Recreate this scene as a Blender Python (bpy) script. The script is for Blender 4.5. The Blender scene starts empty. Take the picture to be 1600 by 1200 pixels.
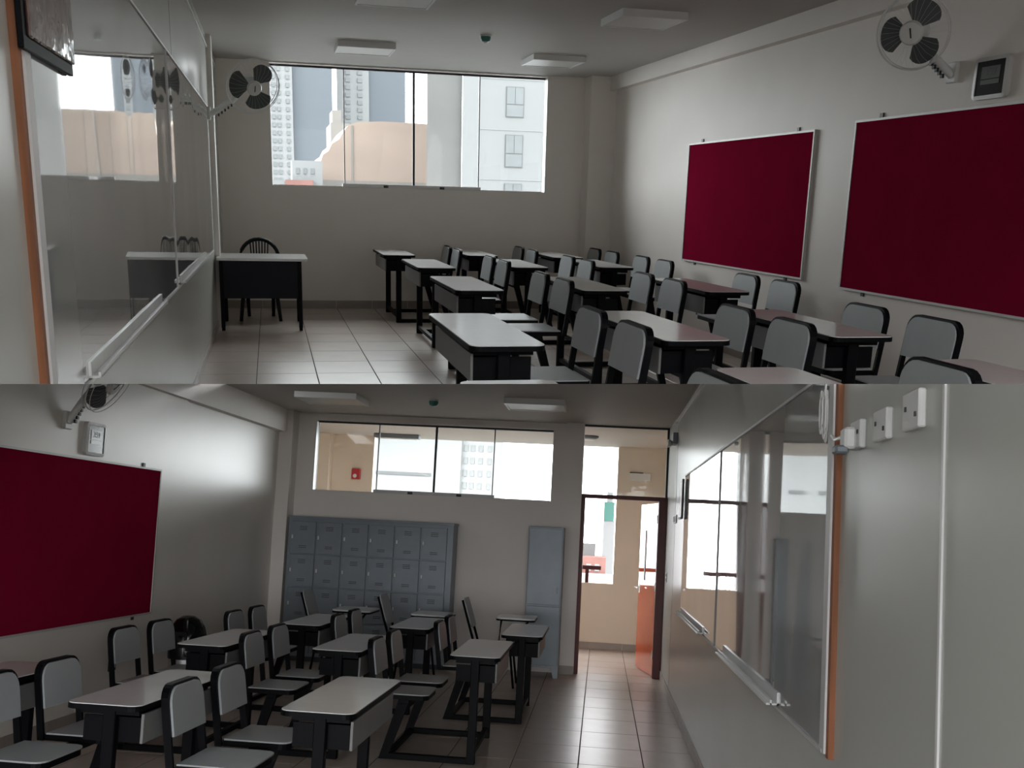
import bpy, bmesh, math, random
from mathutils import Matrix, Vector
random.seed(7)
S = bpy.context.scene
C = S.collection
PI = math.pi

# ------------------------------------------------------------------ camera, sky, exposure
# The picture is a pair of stacked photographs: two classroom ends, one above the other. The lower
# room stands level; the upper room is a rigid set piece leaning towards the viewer above it.
F, PX, PY = 1600.0, 800.0, 720.0
HT, HB = 1.44, 1.61
R_T = Matrix(((0.97426, -0.22395, 0.02575), (-0.03135, -0.24776, -0.96831), (0.22323, 0.94258, -0.24840)))
R_B = Matrix(((0.99494, 0.08634, 0.05131), (0.04491, 0.07458, -0.99620), (-0.08984, 0.99347, 0.07033)))
CAM = Vector((0, 0, HB))
cam_d = bpy.data.cameras.new('camera')
cam_d.sensor_fit = 'HORIZONTAL'; cam_d.sensor_width = 36.0
cam_d.lens = F / 1600.0 * 36.0
cam_d.shift_y = (PY - 600.0) / 1600.0
cam_d.clip_start = 0.02; cam_d.clip_end = 600
cam = bpy.data.objects.new('camera', cam_d); C.objects.link(cam)
right, down, fwd = R_B[0], R_B[1], R_B[2]
mc = Matrix(((right[0], -down[0], -fwd[0]), (right[1], -down[1], -fwd[1]), (right[2], -down[2], -fwd[2]))).to_4x4()
mc.translation = CAM
cam.matrix_world = mc
S.camera = cam
rt = R_B.transposed() @ R_T
M_T = rt.to_4x4(); M_T.translation = CAM - rt @ Vector((0, 0, HT))
MW = {'T': M_T, 'B': Matrix.Identity(4), 'R': Matrix.Identity(4)}

w = bpy.data.worlds.new('overcast_sky'); S.world = w; w.use_nodes = True
bg = w.node_tree.nodes['Background']
bg.inputs[0].default_value = (0.97, 0.98, 1.0, 1); bg.inputs[1].default_value = 3.0
S.view_settings.view_transform = 'Standard'; S.view_settings.look = 'None'
S.view_settings.exposure = 1.65; S.view_settings.gamma = 1.0; S.view_settings.use_curve_mapping = False
try:
    S.cycles.max_bounces = 14; S.cycles.diffuse_bounces = 8; S.cycles.glossy_bounces = 5
    S.cycles.transparent_max_bounces = 16; S.cycles.use_denoising = True
    S.cycles.sample_clamp_indirect = 6.0; S.cycles.caustics_reflective = False
except Exception:
    pass

def portal(room, loc, normal, sx, sy):
    l = bpy.data.lights.new('daylight_portal', 'AREA'); l.shape = 'RECTANGLE'; l.size = sx; l.size_y = sy
    l.cycles.is_portal = True
    o = bpy.data.objects.new('daylight_portal', l); C.objects.link(o)
    n = Vector(normal).normalized()
    o.matrix_world = MW[room] @ Matrix.Translation(loc) @ (-n).to_track_quat('Z', 'Y').to_matrix().to_4x4()
portal('T', (1.80, 13.45, 2.25), (0, -1, 0), 3.5, 1.45)
portal('B', (-2.07, 12.15, 2.43), (0, -1, 0), 2.9, 0.85)
portal('B', (0.25, 12.15, 1.47), (0, -1, 0), 1.0, 2.95)
portal('R', (0.55, -4.4, 1.75), (0, 1, 0), 9.2, 3.2)

# ------------------------------------------------------------------ materials
MATS = {}
def mat(name, col, rough=0.5, metal=0.0, spec=0.5, var=0.0, vscale=6.0, bump=0.0, bscale=40.0, coat=0.0, stretch=None, emit=None):
    if name in MATS: return MATS[name]
    m = bpy.data.materials.new(name); m.use_nodes = True
    nt = m.node_tree; p = nt.nodes['Principled BSDF']
    p.inputs['Base Color'].default_value = (*col, 1); p.inputs['Roughness'].default_value = rough
    p.inputs['Metallic'].default_value = metal; p.inputs['Specular IOR Level'].default_value = spec
    if coat: p.inputs['Coat Weight'].default_value = coat; p.inputs['Coat Roughness'].default_value = 0.03
    if var or bump:
        tc = nt.nodes.new('ShaderNodeTexCoord'); mp = nt.nodes.new('ShaderNodeMapping')
        nt.links.new(tc.outputs['Object'], mp.inputs['Vector'])
        if stretch: mp.inputs['Scale'].default_value = stretch
    if var:
        n = nt.nodes.new('ShaderNodeTexNoise'); n.inputs['Scale'].default_value = vscale; n.inputs['Detail'].default_value = 4
        nt.links.new(mp.outputs[0], n.inputs['Vector'])
        r = nt.nodes.new('ShaderNodeMapRange'); r.inputs['From Min'].default_value = 0.3; r.inputs['From Max'].default_value = 0.7
        r.inputs['To Min'].default_value = 1 - var; r.inputs['To Max'].default_value = 1 + var
        nt.links.new(n.outputs['Fac'], r.inputs['Value'])
        mx = nt.nodes.new('ShaderNodeVectorMath'); mx.operation = 'SCALE'; mx.inputs[0].default_value = col
        nt.links.new(r.outputs[0], mx.inputs['Scale']); nt.links.new(mx.outputs[0], p.inputs['Base Color'])
    if bump:
        n2 = nt.nodes.new('ShaderNodeTexNoise'); n2.inputs['Scale'].default_value = bscale; n2.inputs['Detail'].default_value = 3
        nt.links.new(mp.outputs[0], n2.inputs['Vector'])
        b = nt.nodes.new('ShaderNodeBump'); b.inputs['Strength'].default_value = bump; b.inputs['Distance'].default_value = 0.02
        nt.links.new(n2.outputs['Fac'], b.inputs['Height']); nt.links.new(b.outputs[0], p.inputs['Normal'])
    if emit:
        p.inputs['Emission Color'].default_value = (*emit[:3], 1); p.inputs['Emission Strength'].default_value = emit[3]
    MATS[name] = m
    return m

def wavy_board():
    # glossy laminate whiteboard whose sheets bulge in vertical waves
    m = bpy.data.materials.new('glossy_whiteboard'); m.use_nodes = True
    nt = m.node_tree; p = nt.nodes['Principled BSDF']
    p.inputs['Base Color'].default_value = (0.42, 0.44, 0.44, 1); p.inputs['Roughness'].default_value = 0.04
    p.inputs['Specular IOR Level'].default_value = 0.9; p.inputs['Coat Weight'].default_value = 0.6; p.inputs['Coat Roughness'].default_value = 0.02
    tc = nt.nodes.new('ShaderNodeTexCoord'); mp = nt.nodes.new('ShaderNodeMapping'); mp.inputs['Scale'].default_value = (1, 1.0, 0.3)
    nt.links.new(tc.outputs['Object'], mp.inputs['Vector'])
    n = nt.nodes.new('ShaderNodeTexNoise'); n.inputs['Scale'].default_value = 1.1; n.inputs['Detail'].default_value = 0.6
    nt.links.new(mp.outputs[0], n.inputs['Vector'])
    b = nt.nodes.new('ShaderNodeBump'); b.inputs['Strength'].default_value = 0.48; b.inputs['Distance'].default_value = 0.03
    nt.links.new(n.outputs['Fac'], b.inputs['Height'])
    nt.links.new(b.outputs[0], p.inputs['Normal']); nt.links.new(b.outputs[0], p.inputs['Coat Normal'])
    return m

def pane_glass():
    m = bpy.data.materials.new('window_glass'); m.use_nodes = True
    nt = m.node_tree; nt.nodes.remove(nt.nodes['Principled BSDF'])
    t = nt.nodes.new('ShaderNodeBsdfTransparent'); t.inputs[0].default_value = (0.95, 0.975, 0.97, 1)
    g = nt.nodes.new('ShaderNodeBsdfGlossy'); g.inputs['Roughness'].default_value = 0.01
    f = nt.nodes.new('ShaderNodeFresnel'); f.inputs[0].default_value = 1.25
    mx = nt.nodes.new('ShaderNodeMixShader')
    nt.links.new(f.outputs[0], mx.inputs[0]); nt.links.new(t.outputs[0], mx.inputs[1]); nt.links.new(g.outputs[0], mx.inputs[2])
    nt.links.new(mx.outputs[0], nt.nodes['Material Output'].inputs[0])
    return m

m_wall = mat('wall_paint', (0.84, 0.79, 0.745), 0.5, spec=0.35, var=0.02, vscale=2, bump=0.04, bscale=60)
m_wallg = mat('satin_wall_panel', (0.78, 0.75, 0.705), 0.33, spec=0.4, var=0.02, vscale=1.5, bump=0.03, bscale=3)
m_part = mat('gloss_partition_paint', (0.50, 0.51, 0.475), 0.26, spec=0.4, var=0.02, vscale=1.5, bump=0.05, bscale=2.5)
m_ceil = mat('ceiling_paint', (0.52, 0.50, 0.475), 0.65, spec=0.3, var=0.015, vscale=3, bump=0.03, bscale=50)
m_tile = mat('ceramic_floor_tile', (0.47, 0.395, 0.345), 0.30, var=0.06, vscale=5, bump=0.02, bscale=8)
m_grout = mat('tile_grout', (0.10, 0.09, 0.08), 0.9, var=0.1, vscale=20)
m_skirt = mat('skirting_tile', (0.30, 0.26, 0.23), 0.35, var=0.06, vscale=6)
m_top = mat('grey_laminate', (0.76, 0.765, 0.76), 0.16, var=0.02, vscale=9)
m_seat = mat('grey_seat_laminate', (0.37, 0.39, 0.40), 0.42, spec=0.35, var=0.03, vscale=8)
m_black = mat('black_painted_steel', (0.0025, 0.0028, 0.004), 0.5, spec=0.1, var=0.15, vscale=10)
m_front = mat('grey_box_front', (0.21, 0.21, 0.208), 0.45, spec=0.3, var=0.03, vscale=8)
m_red = mat('maroon_felt', (0.25, 0.007, 0.036), 0.9, spec=0.0, var=0.05, vscale=3, bump=0.15, bscale=220)
m_alu = mat('aluminium_trim', (0.60, 0.595, 0.59), 0.5, 0.2, var=0.03, vscale=10)
m_white = mat('white_plastic', (0.72, 0.73, 0.72), 0.35, var=0.02, vscale=10)
m_wood = mat('orange_wood_strip', (0.27, 0.105, 0.05), 0.55, spec=0.25, var=0.25, vscale=5, stretch=(6, 6, 0.6))
m_board = wavy_board()
m_glass = pane_glass()
m_dark = mat('dark_joint', (0.02, 0.02, 0.022), 0.5, var=0.1)
m_navy = mat('navy_steel_panel', (0.006, 0.008, 0.014), 0.5, spec=0.2, var=0.1, vscale=4)
m_green = mat('dark_green_plastic', (0.004, 0.009, 0.009), 0.45, spec=0.25, var=0.1)
m_blade = mat('smoky_fan_blade', (0.085, 0.098, 0.096), 0.4, spec=0.25, var=0.1)
m_lock = mat('blue_grey_locker_steel', (0.17, 0.195, 0.22), 0.38, 0.2, var=0.07, vscale=5)
m_lockd = mat('dark_locker_gap', (0.04, 0.045, 0.05), 0.6, var=0.1)
m_chrome = mat('bright_steel', (0.75, 0.76, 0.77), 0.15, 0.9, var=0.02)
m_door = mat('orange_red_gloss_door', (0.50, 0.085, 0.03), 0.06, spec=0.5, var=0.05, vscale=3, coat=0.25)
m_frame = mat('dark_red_wood_frame', (0.085, 0.013, 0.011), 0.4, spec=0.25, var=0.2, vscale=4, stretch=(4, 4, .5))
m_corr = mat('cream_corridor_paint', (0.74, 0.65, 0.545), 0.5, var=0.02, vscale=2)
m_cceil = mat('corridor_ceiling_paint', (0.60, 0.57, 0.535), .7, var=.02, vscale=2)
m_alarm = mat('red_alarm_plastic', (0.45, 0.02, 0.03), 0.35, var=0.05)
m_lcd = mat('lcd_grey', (0.10, 0.115, 0.10), 0.2, var=0.05)
m_diff = mat('opal_diffuser', (0.74, 0.74, 0.72), 0.4, var=0.01)
m_detg = mat('green_detector_plastic', (0.02, 0.16, 0.13), 0.3, var=0.05)
m_bin = mat('black_gloss_plastic', (0.004, 0.004, 0.005), 0.15, spec=0.3, var=0.1)
m_steel = mat('perforated_steel', (0.55, 0.55, 0.56), 0.25, 0.9, var=0.1, vscale=60)

# ------------------------------------------------------------------ mesh helpers
class MB:
    def __init__(s): s.v = []; s.f = []
    def add(s, vs, fs):
        b = len(s.v); s.v += [tuple(v) for v in vs]; s.f += [tuple(b + i for i in f) for f in fs]; return s
    def box(s, x0, x1, y0, y1, z0, z1):
        vs = [(x, y, z) for z in (z0, z1) for y in (y0, y1) for x in (x0, x1)]
        return s.add(vs, [(0, 2, 3, 1), (4, 5, 7, 6), (0, 1, 5, 4), (2, 6, 7, 3), (0, 4, 6, 2), (1, 3, 7, 5)])
    def prism(s, pts, lo, hi, axis='z', fn=None):
        # closed outline extruded along an axis
        n = len(pts)
        def p(a, b, c):
            q = {'z': (a, b, c), 'x': (c, a, b), 'y': (a, c, b)}[axis]
            return fn(*q) if fn else q
        vs = [p(a, b, lo) for a, b in pts] + [p(a, b, hi) for a, b in pts]
        fs = [tuple(range(n))[::-1], tuple(range(n, 2 * n))] + [(i, (i + 1) % n, n + (i + 1) % n, n + i) for i in range(n)]
        return s.add(vs, fs)
    def blk(s, x0, x1, d0, d1, z0, z1, y):
        e = (y + d1) / (y + d0)
        return s.prism([(x0, d0), (x1, d0), (x1 * e, d1), (x0 * e, d1)], z0, z1)
    def tube(s, path, r, n=8, closed=False, ry=None):
        path = [Vector(p) for p in path]; N = len(path); rings = []
        up0 = Vector((0, 0, 1))
        for i, p in enumerate(path):
            if closed: t = path[(i + 1) % N] - path[i - 1]
            else: t = path[min(i + 1, N - 1)] - path[max(i - 1, 0)]
            t.normalize()
            up = up0 if abs(t.z) < 0.95 else Vector((1, 0, 0))
            a = t.cross(up).normalized(); b = a.cross(t).normalized()
            rr = r[i] if isinstance(r, (list, tuple)) else r
            rings.append([p + a * math.cos(2 * PI * k / n) * rr + b * math.sin(2 * PI * k / n) * (ry or rr) for k in range(n)])
        vs = [v for q in rings for v in q]; fs = []
        for i in range(N if closed else N - 1):
            for k in range(n):
                j = (i + 1) % N
                fs.append((i * n + k, i * n + (k + 1) % n, j * n + (k + 1) % n, j * n + k))
        if not closed: fs += [tuple(range(n))[::-1], tuple((N - 1) * n + k for k in range(n))]
        return s.add(vs, fs)
    def lathe(s, prof, n=20, c=(0, 0, 0)):
        vs = []; fs = []
        for r, z in prof:
            for k in range(n):
                a = 2 * PI * k / n; vs.append((c[0] + r * math.cos(a), c[1] + r * math.sin(a), c[2] + z))
        for i in range(len(prof) - 1):
            for k in range(n): fs.append((i * n + k, i * n + (k + 1) % n, (i + 1) * n + (k + 1) % n, (i + 1) * n + k))
        fs += [tuple(range(n))[::-1], tuple((len(prof) - 1) * n + k for k in range(n))]
        return s.add(vs, fs)
    def xf(s, m):
        s.v = [tuple(m @ Vector(v)) for v in s.v]; return s
    def mesh(s, name, m, bevel=0.0, smooth=False, seg=1):
        me = bpy.data.meshes.new(name); bm = bmesh.new()
        vs = [bm.verts.new(v) for v in s.v]
        for f in s.f:
            try: bm.faces.new([vs[i] for i in f])
            except ValueError: pass
        if bevel: bmesh.ops.bevel(bm, geom=list(bm.edges), offset=bevel, segments=seg, affect='EDGES', clamp_overlap=True)
        bmesh.ops.recalc_face_normals(bm, faces=list(bm.faces))
        if smooth:
            for f in bm.faces: f.smooth = len(f.verts) == 4
            for e in bm.edges:
                if len(e.link_faces) == 2 and e.calc_face_angle(0) > 0.7: e.smooth = False
        bm.to_mesh(me); bm.free(); me.materials.append(m)
        return me
    def obj(s, name, m, parent=None, room=None, bevel=0.0, smooth=False, loc=None):
        o = bpy.data.objects.new(name, s.mesh(name, m, bevel, smooth)); C.objects.link(o)
        if parent is not None: o.parent = parent
        else:
            o['room_tag'] = room; o.matrix_world = MW[room] @ (Matrix.Translation(loc) if loc else Matrix.Identity(4))
        return o

def thing(room, name, label, cat, loc=(0, 0, 0), rz=0.0, group=None, kind=None):
    o = bpy.data.objects.new(name, None); C.objects.link(o); o.empty_display_size = 0.1
    o.matrix_world = MW[room] @ Matrix.Translation(loc) @ Matrix.Rotation(rz, 4, 'Z')
    o['room_tag'] = room
    if label: o['label'] = label
    if cat: o['category'] = cat
    if group: o['group'] = group
    if kind: o['kind'] = kind
    return o
def tag(o, label=None, cat=None, group=None, kind=None):
    if label: o['label'] = label
    if cat: o['category'] = cat
    if group: o['group'] = group
    if kind: o['kind'] = kind
    return o
def struct(room, name, mb, m, bevel=0.0, label=None):
    o = mb.obj(name, m, room=room, bevel=bevel); o['kind'] = 'structure'
    if label: o['label'] = label
    return o
def dup(src, room, loc, rz=0.0, label=None):
    r = src.copy(); C.objects.link(r)
    r.matrix_world = MW[room] @ Matrix.Translation(loc) @ Matrix.Rotation(rz, 4, 'Z')
    if label: r['label'] = label
    for ch in list(src.children):
        c = ch.copy(); C.objects.link(c); c.parent = r
        for g in list(ch.children):
            d = g.copy(); C.objects.link(d); d.parent = c
    return r
def rrect(x0, x1, y0, y1, r, n=5, corners=(1, 1, 1, 1)):
    pts = []
    for (cx, cy, a0, k) in ((x1 - r, y1 - r, 0, 0), (x0 + r, y1 - r, PI / 2, 1), (x0 + r, y0 + r, PI, 2), (x1 - r, y0 + r, 1.5 * PI, 3)):
        if corners[k]:
            pts += [(cx + r * math.cos(a0 + i * PI / 2 / n), cy + r * math.sin(a0 + i * PI / 2 / n)) for i in range(n + 1)]
        else:
            pts.append((x1 if k in (0, 3) else x0, y1 if k in (0, 1) else y0))
    return pts
def text(body, size, m, parent, mw, name='lettering'):
    cu = bpy.data.curves.new(name, 'FONT'); cu.body = body; cu.size = size; cu.extrude = 0.0006
    cu.align_x = 'CENTER'; cu.align_y = 'CENTER'
    o = bpy.data.objects.new(name, cu); C.objects.link(o)
    dg = bpy.context.evaluated_depsgraph_get(); me = bpy.data.meshes.new_from_object(o.evaluated_get(dg))
    bpy.data.objects.remove(o); me.materials.clear(); me.materials.append(m)
    t = bpy.data.objects.new(name, me); C.objects.link(t); t.parent = parent; t.matrix_local = mw
    return t

# ------------------------------------------------------------------ the upper room (T): shell
XL, XR, D, H = -0.58, 4.38, 13.5, 2.97
struct('T', 'wall_left', MB().box(XL - .12, XL, 0.1, D, 0, H), m_part)
struct('T', 'wall_right', MB().box(XR, XR + .12, 0.1, D, 0, H), m_wall)
wf = MB().box(XL - .12, 0.05, D, D + .22, 0, H).box(3.55, XR + .12, D, D + .22, 0, H).box(.05, 3.55, D, D + .22, 0, 1.52)
wf.box(.05, 3.55, D, D + .22, 2.955, H)
struct('T', 'wall_far', wf, m_wall)
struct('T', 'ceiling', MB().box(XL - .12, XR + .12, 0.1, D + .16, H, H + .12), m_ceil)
struct('T', 'trim_1', MB().box(4.29, XR, 0.1, D, 2.80, H), m_wall, label='white beam running along the ceiling above the red boards')
struct('T', 'trim_2', MB().box(4.04, XR, 13.22, D, 0, H), m_wall, label='square column in the corner right of the window')
struct('T', 'trim_3', MB().box(XL, XL + .05, 11.55, 11.8, 0, H), m_wallg, label='pale pilaster at the end of the glossy partition')
struct('T', 'trim_4', MB().box(XL, XL + .015, 8.6, 13.4, 2.84, 2.865), m_white, label='thin white cable duct on the partition below the ceiling')
def skirting(room, name, axis, const, a, b, th, n, h=.1):
    root = thing(room, name, None, None, kind='structure')
    st = (b - a) / n
    for i in range(n):
        p = a + i * st
        mb = MB().box(p + .002, p + st - .002, const, const + th, 0, h) if axis == 'x' else MB().box(const, const + th, p + .002, p + st - .002, 0, h)
        mb.obj('skirting_tile', m_skirt, root, bevel=.002)
    return root
skirting('T', 'baseboard_far', 'x', D - .012, XL, 4.04, .012, 10)
skirting('T', 'baseboard_right', 'y', XR - .012, 6.0, D - .3, .012, 12)
skirting('T', 'baseboard_left', 'y', XL, 7.0, D, .012, 11, .07)

def tiled_floor(room, x0, x1, y0, y1, jx, jy, px, py, name='floor'):
    fl = MB().box(x0 - .12, x1 + .12, y0, y1, -.1, -.003).obj(name, m_grout, room=room); fl['kind'] = 'structure'
    g = .0035
    me = MB().box(g, px - g, g, py - g, -.012, 0).mesh('tile', m_tile, bevel=.0015)
    i0 = math.floor((x0 - jx) / px); j0 = math.floor((y0 - jy) / py)
    x = jx + i0 * px
    while x < x1 - .01:
        y = jy + j0 * py
        while y < y1 - .01:
            a, b, c, d = max(x, x0), min(x + px, x1), max(y, y0), min(y + py, y1)
            if b - a > .03 and d - c > .03:
                t = bpy.data.objects.new('tile', me); C.objects.link(t); t.parent = fl
                t.location = (a, c, 0); t.scale = ((b - a) / px, (d - c) / py, 1)
            y += py
        x += px
    return fl
tiled_floor('T', XL, XR, 5.4, D, -.14, 8.5, .478, .62)

# window of the upper room: four frameless panes
def pane_window(room, name, x0, x1, z0, z1, y, joints, thick, g):
    root = thing(room, name, None, None, kind='structure')
    js = [x0] + joints + [x1]
    for a, b in zip(js[:-1], js[1:]): MB().box(a + .006, b - .006, y + g, y + g + .008, z0 + .01, z1 - .012).obj('pane', m_glass, root)
    for j in joints:
        hw = .014 if j == thick else .006
        MB().box(j - hw, j + hw, y + g - .015, y + g + .02, z0, z1 - .01).obj('mullion', m_dark, root)
    MB().box(x0, x1, y + g - .02, y + g + .025, z1 - .02, z1).obj('top_track', m_dark, root)
    MB().box(x0 + .01, x1 - .01, y + g - .01, y + g + .02, z0, z0 + .012).obj('bottom_track', m_alu, root)
    b = MB().box(joints[0] - .03, joints[2] + .03, y + g - .04, y + g + .03, z0, z0 + .045).obj('sliding_rail', m_alu, root, bevel=.003)
    for f in (.3, .72):
        xx = joints[0] + (joints[2] - joints[0]) * f
        MB().box(xx - .03, xx + .03, y + g - .055, y + g - .03, z0 + .005, z0 + .035).obj('latch', m_dark, b, bevel=.003)
    e = x1 if room == 'T' else x0
    q = -1 if room == 'T' else 1
    MB().box(min(e, e + q * .012), max(e, e + q * .012), y + .002, y + g - .03, z0, z1).obj('jamb_cover', m_white, root)
    MB().box(min(e, e + q * .012), max(e, e + q * .012), y + g - .03, y + g + .02, z0, z1).obj('end_profile', m_dark, root)
    return root
pane_window('T', 'window_1', .05, 3.55, 1.52, 2.955, D, [.95, 1.83, 2.68], 1.83, .17)

# ------------------------------------------------------------------ the lower room (B): shell
BL, BR, DB, HBc = -3.90, 0.76, 12.2, 2.95
struct('B', 'wall_left', MB().box(BL - .12, BL, 0.12, DB, 0, HBc), m_wallg)
struct('B', 'wall_right', MB().box(BR, BR + .12, 0.12, DB + .16, 0, HBc), m_part)
wb = MB().box(BL - .12, -3.53, DB, DB + .16, 0, HBc).box(-.62, -.25, DB, DB + .16, 0, HBc).box(-3.53, -.62, DB, DB + .16, 0, 2.01)
wb.box(-3.53, -.62, DB, DB + .16, 2.87, HBc)
struct('B', 'wall_far', wb, m_wall)
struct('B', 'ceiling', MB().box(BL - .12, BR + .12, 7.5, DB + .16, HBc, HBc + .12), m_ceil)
struct('B', 'trim_5', MB().box(BL, -3.81, 6.0, DB, 2.68, HBc), m_wall, label='white beam along the ceiling over the left wall')
struct('B', 'trim_6', MB().box(BL, -3.74, 11.95, DB, 0, HBc), m_wall, label='corner pilaster left of the lockers')
struct('B', 'trim_7', MB().box(-.46, -.25, DB - .1, DB, 0, HBc), m_wall, label='pier left of the doorway')
struct('B', 'trim_8', MB().box(BL, BL + .03, 0.3, 9.15, 0, HBc), m_wallg, label='thicker near panel of the left wall')
struct('B', 'trim_9', MB().box(BR - .005, BR, 2.363, 2.377, 0, HBc), m_white, label='white joint strip on the right partition')
struct('B', 'trim_10', MB().box(BR - .02, BR, 7.5, 10.9, 2.86, 2.885), m_white, label='thin white cable duct on the right partition')
struct('B', 'trim_13', MB().box(BR - .0015, BR, 10.78, 10.785, 0, HBc), m_front, label='thin seam between panels of the right partition')
struct('T', 'trim_14', MB().box(XL, XL + .0015, 7.3, 7.305, 2.24, H), m_front, label='thin seam in the partition above the whiteboard')
skirting('B', 'baseboard_right', 'y', BR - .012, 5.5, DB, .012, 14, .1)
skirting('B', 'baseboard_left', 'y', BL + .03, 4.0, 9.15, .012, 10, .1)
skirting('B', 'baseboard_far', 'x', DB - .112, -.46, -.25, .012, 1, .1)
tiled_floor('B', BL, BR, 4.0, 15.0, -.09, 7.43, .465, .615)
pane_window('B', 'window_2', -3.53, -.62, 2.01, 2.87, DB, [-2.76, -2.05, -1.335], -2.05, .12)

# doorway with transom and open leaf
dr = thing('B', 'door_1', None, None, kind='structure')
MB().box(-.25, -.205, DB, DB + .16, 0, 2.09).obj('door_jamb', m_frame, dr, bevel=.004)
MB().box(.665, .76, DB, DB + .16, 0, 2.09).obj('door_jamb', m_frame, dr, bevel=.004)
MB().box(-.25, .76, DB, DB + .16, 2.075, 2.12).obj('door_header', m_frame, dr, bevel=.004)
MB().box(-.245, .755, DB + .07, DB + .078, 2.12, 2.93).obj('transom_pane', m_glass, dr)
MB().box(-.25, .76, DB + .05, DB + .1, 2.93, 2.95).obj('top_track', m_dark, dr)
MB().box(.735, .76, DB + .05, DB + .1, 2.12, 2.93).obj('side_track', m_dark, dr)
lf = thing('B', 'door_leaf', 'glossy orange red door standing open into the corridor', 'door', (.665, DB + .14, .01), math.radians(100.5))
MB().box(.0, .90, -.04, 0, 0, 2.05).obj('door_panel', m_door, lf, bevel=.004)
MB().box(.54, .60, -.046, .006, 1.10, 1.72).obj('vision_slot', m_dark, lf, bevel=.002)
for s in (-1, 1):
    k = MB().tube([(.84, -.02 + s * .02, 1.0), (.84, -.02 + s * .075, 1.0), (.74, -.02 + s * .078, 1.0)], .011, 8).obj('handle', m_chrome, lf, smooth=True)
    MB().box(.815, .865, -.02 + s * .019, -.02 + s * .027, .93, 1.07).obj('handle_plate', m_chrome, k, bevel=.003)
for z in (.25, 1.05, 1.85): MB().tube([(-.005, .0, z - .05), (-.005, .0, z + .05)], .012, 8).obj('hinge', m_chrome, lf)

# corridor behind the doorway
struct('B', 'wall_corridor', MB().box(-3.43, .2, 15.0, 15.18, 0, .95).box(.2, 2.4, 15.0, 15.18, 0, HBc).box(-6, -3.43, 15.0, 15.18, 0, HBc), m_corr, label='cream corridor wall with a low parapet')
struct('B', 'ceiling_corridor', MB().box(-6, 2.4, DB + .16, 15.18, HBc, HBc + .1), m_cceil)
struct('B', 'wall_corridor_end', MB().box(2.2, 2.4, DB + .16, 15.0, 0, HBc).box(-6.1, -6, DB, 15.2, 0, HBc), m_corr)
struct('B', 'wall_corridor_back', MB().box(BR + .12, 2.4, DB, DB + .16, 0, HBc).box(-6, BL - .12, DB, DB + .16, 0, HBc), m_corr)
struct('B', 'trim_11', MB().box(-4.3, -4.05, 14.8, 15.0, 0, HBc).box(-6, -4.3, 14.75, 15.0, 2.6, HBc), m_corr, label='cream column and beam at the corridor end')
struct('B', 'trim_12', MB().box(.98, 1.2, 14.7, 15.0, 0, HBc).box(1.0, 2.3, 14.75, 15.0, 2.6, HBc), m_corr, label='cream pilaster right of the corridor opening')
struct('B', 'floor_corridor', MB().box(-6, BL, DB, 15.0, -.1, 0).box(BR, 2.4, DB, 15.0, -.1, 0), m_tile)
skirting('B', 'baseboard_corridor', 'x', 14.988, -1.0, 2.2, .012, 7, .1)

# ------------------------------------------------------------------ unseen hall behind the viewer, added and opened wide to let skylight in
struct('R', 'wall_hall_added', MB().box(-4.05, 5.2, -4.65, -4.5, 0, .15).box(-4.05, 5.2, -4.65, -4.5, 3.3, 3.45), m_wall)
struct('R', 'ceiling_hall_added', MB().box(-4.05, 5.2, -4.65, .1, 3.4, 3.5), m_ceil)
struct('R', 'floor_hall_added', MB().box(-4.05, 5.2, -4.65, 4.0, -.1, 0), m_front)
struct('R', 'wall_hall_side_added', MB().box(-4.05, BL, -4.5, .12, 0, 3.4).box(5.1, 5.2, -4.5, .12, 0, 3.4), m_wall)
UY = rt @ Vector((0, 1, 0)); UX = rt @ Vector((1, 0, 0))
PN = (R_B.transposed() @ Vector((0, 1, .075))).normalized()          # normal of the cut between the two rooms (points down)
def cutz(x, y): return HB - (PN.x * x + PN.y * y) / PN.z
def left_of_T(y):                                                    # where the upper partition crosses the cut
    p0 = CAM + UX * (XL - .02)
    return (p0 + UY * ((y - p0.y) / UY.y)).x
closure = MB()  # added out of view to stop sky leaking in beside the hall
for a, b in ((-4.05, left_of_T(.12) - .0), (4.25, 6.0)):
    closure.box(a, b, .10, .12, 0, 1)
    n = len(closure.v) - 8
    for i in range(n, n + 8):
        x, y, z = closure.v[i]; closure.v[i] = (x, y, cutz(x, y) if z < .5 else 3.6)
struct('R', 'wall_leak_stop_added', closure, m_wall)
slab = MB()  # edge-on deck along the cut, added to block light between the rooms
def quad(p):
    lo = [(x, y, cutz(x, y)) for x, y in p]
    slab.add(lo, [(0, 1, 2, 3)])
quad([(-7, .12), (left_of_T(.12), .12), (left_of_T(8.2), 8.2), (-7, 8.2)])
quad([(BR, .12), (7, .12), (7, 8.2), (BR, 8.2)])
quad([(-7, 8.2), (7, 8.2), (7, 9.25), (-7, 9.25)])
struct('R', 'divider_added', slab, m_ceil, label='thin unseen deck added to block stray light between the upper and lower rooms')

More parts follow.
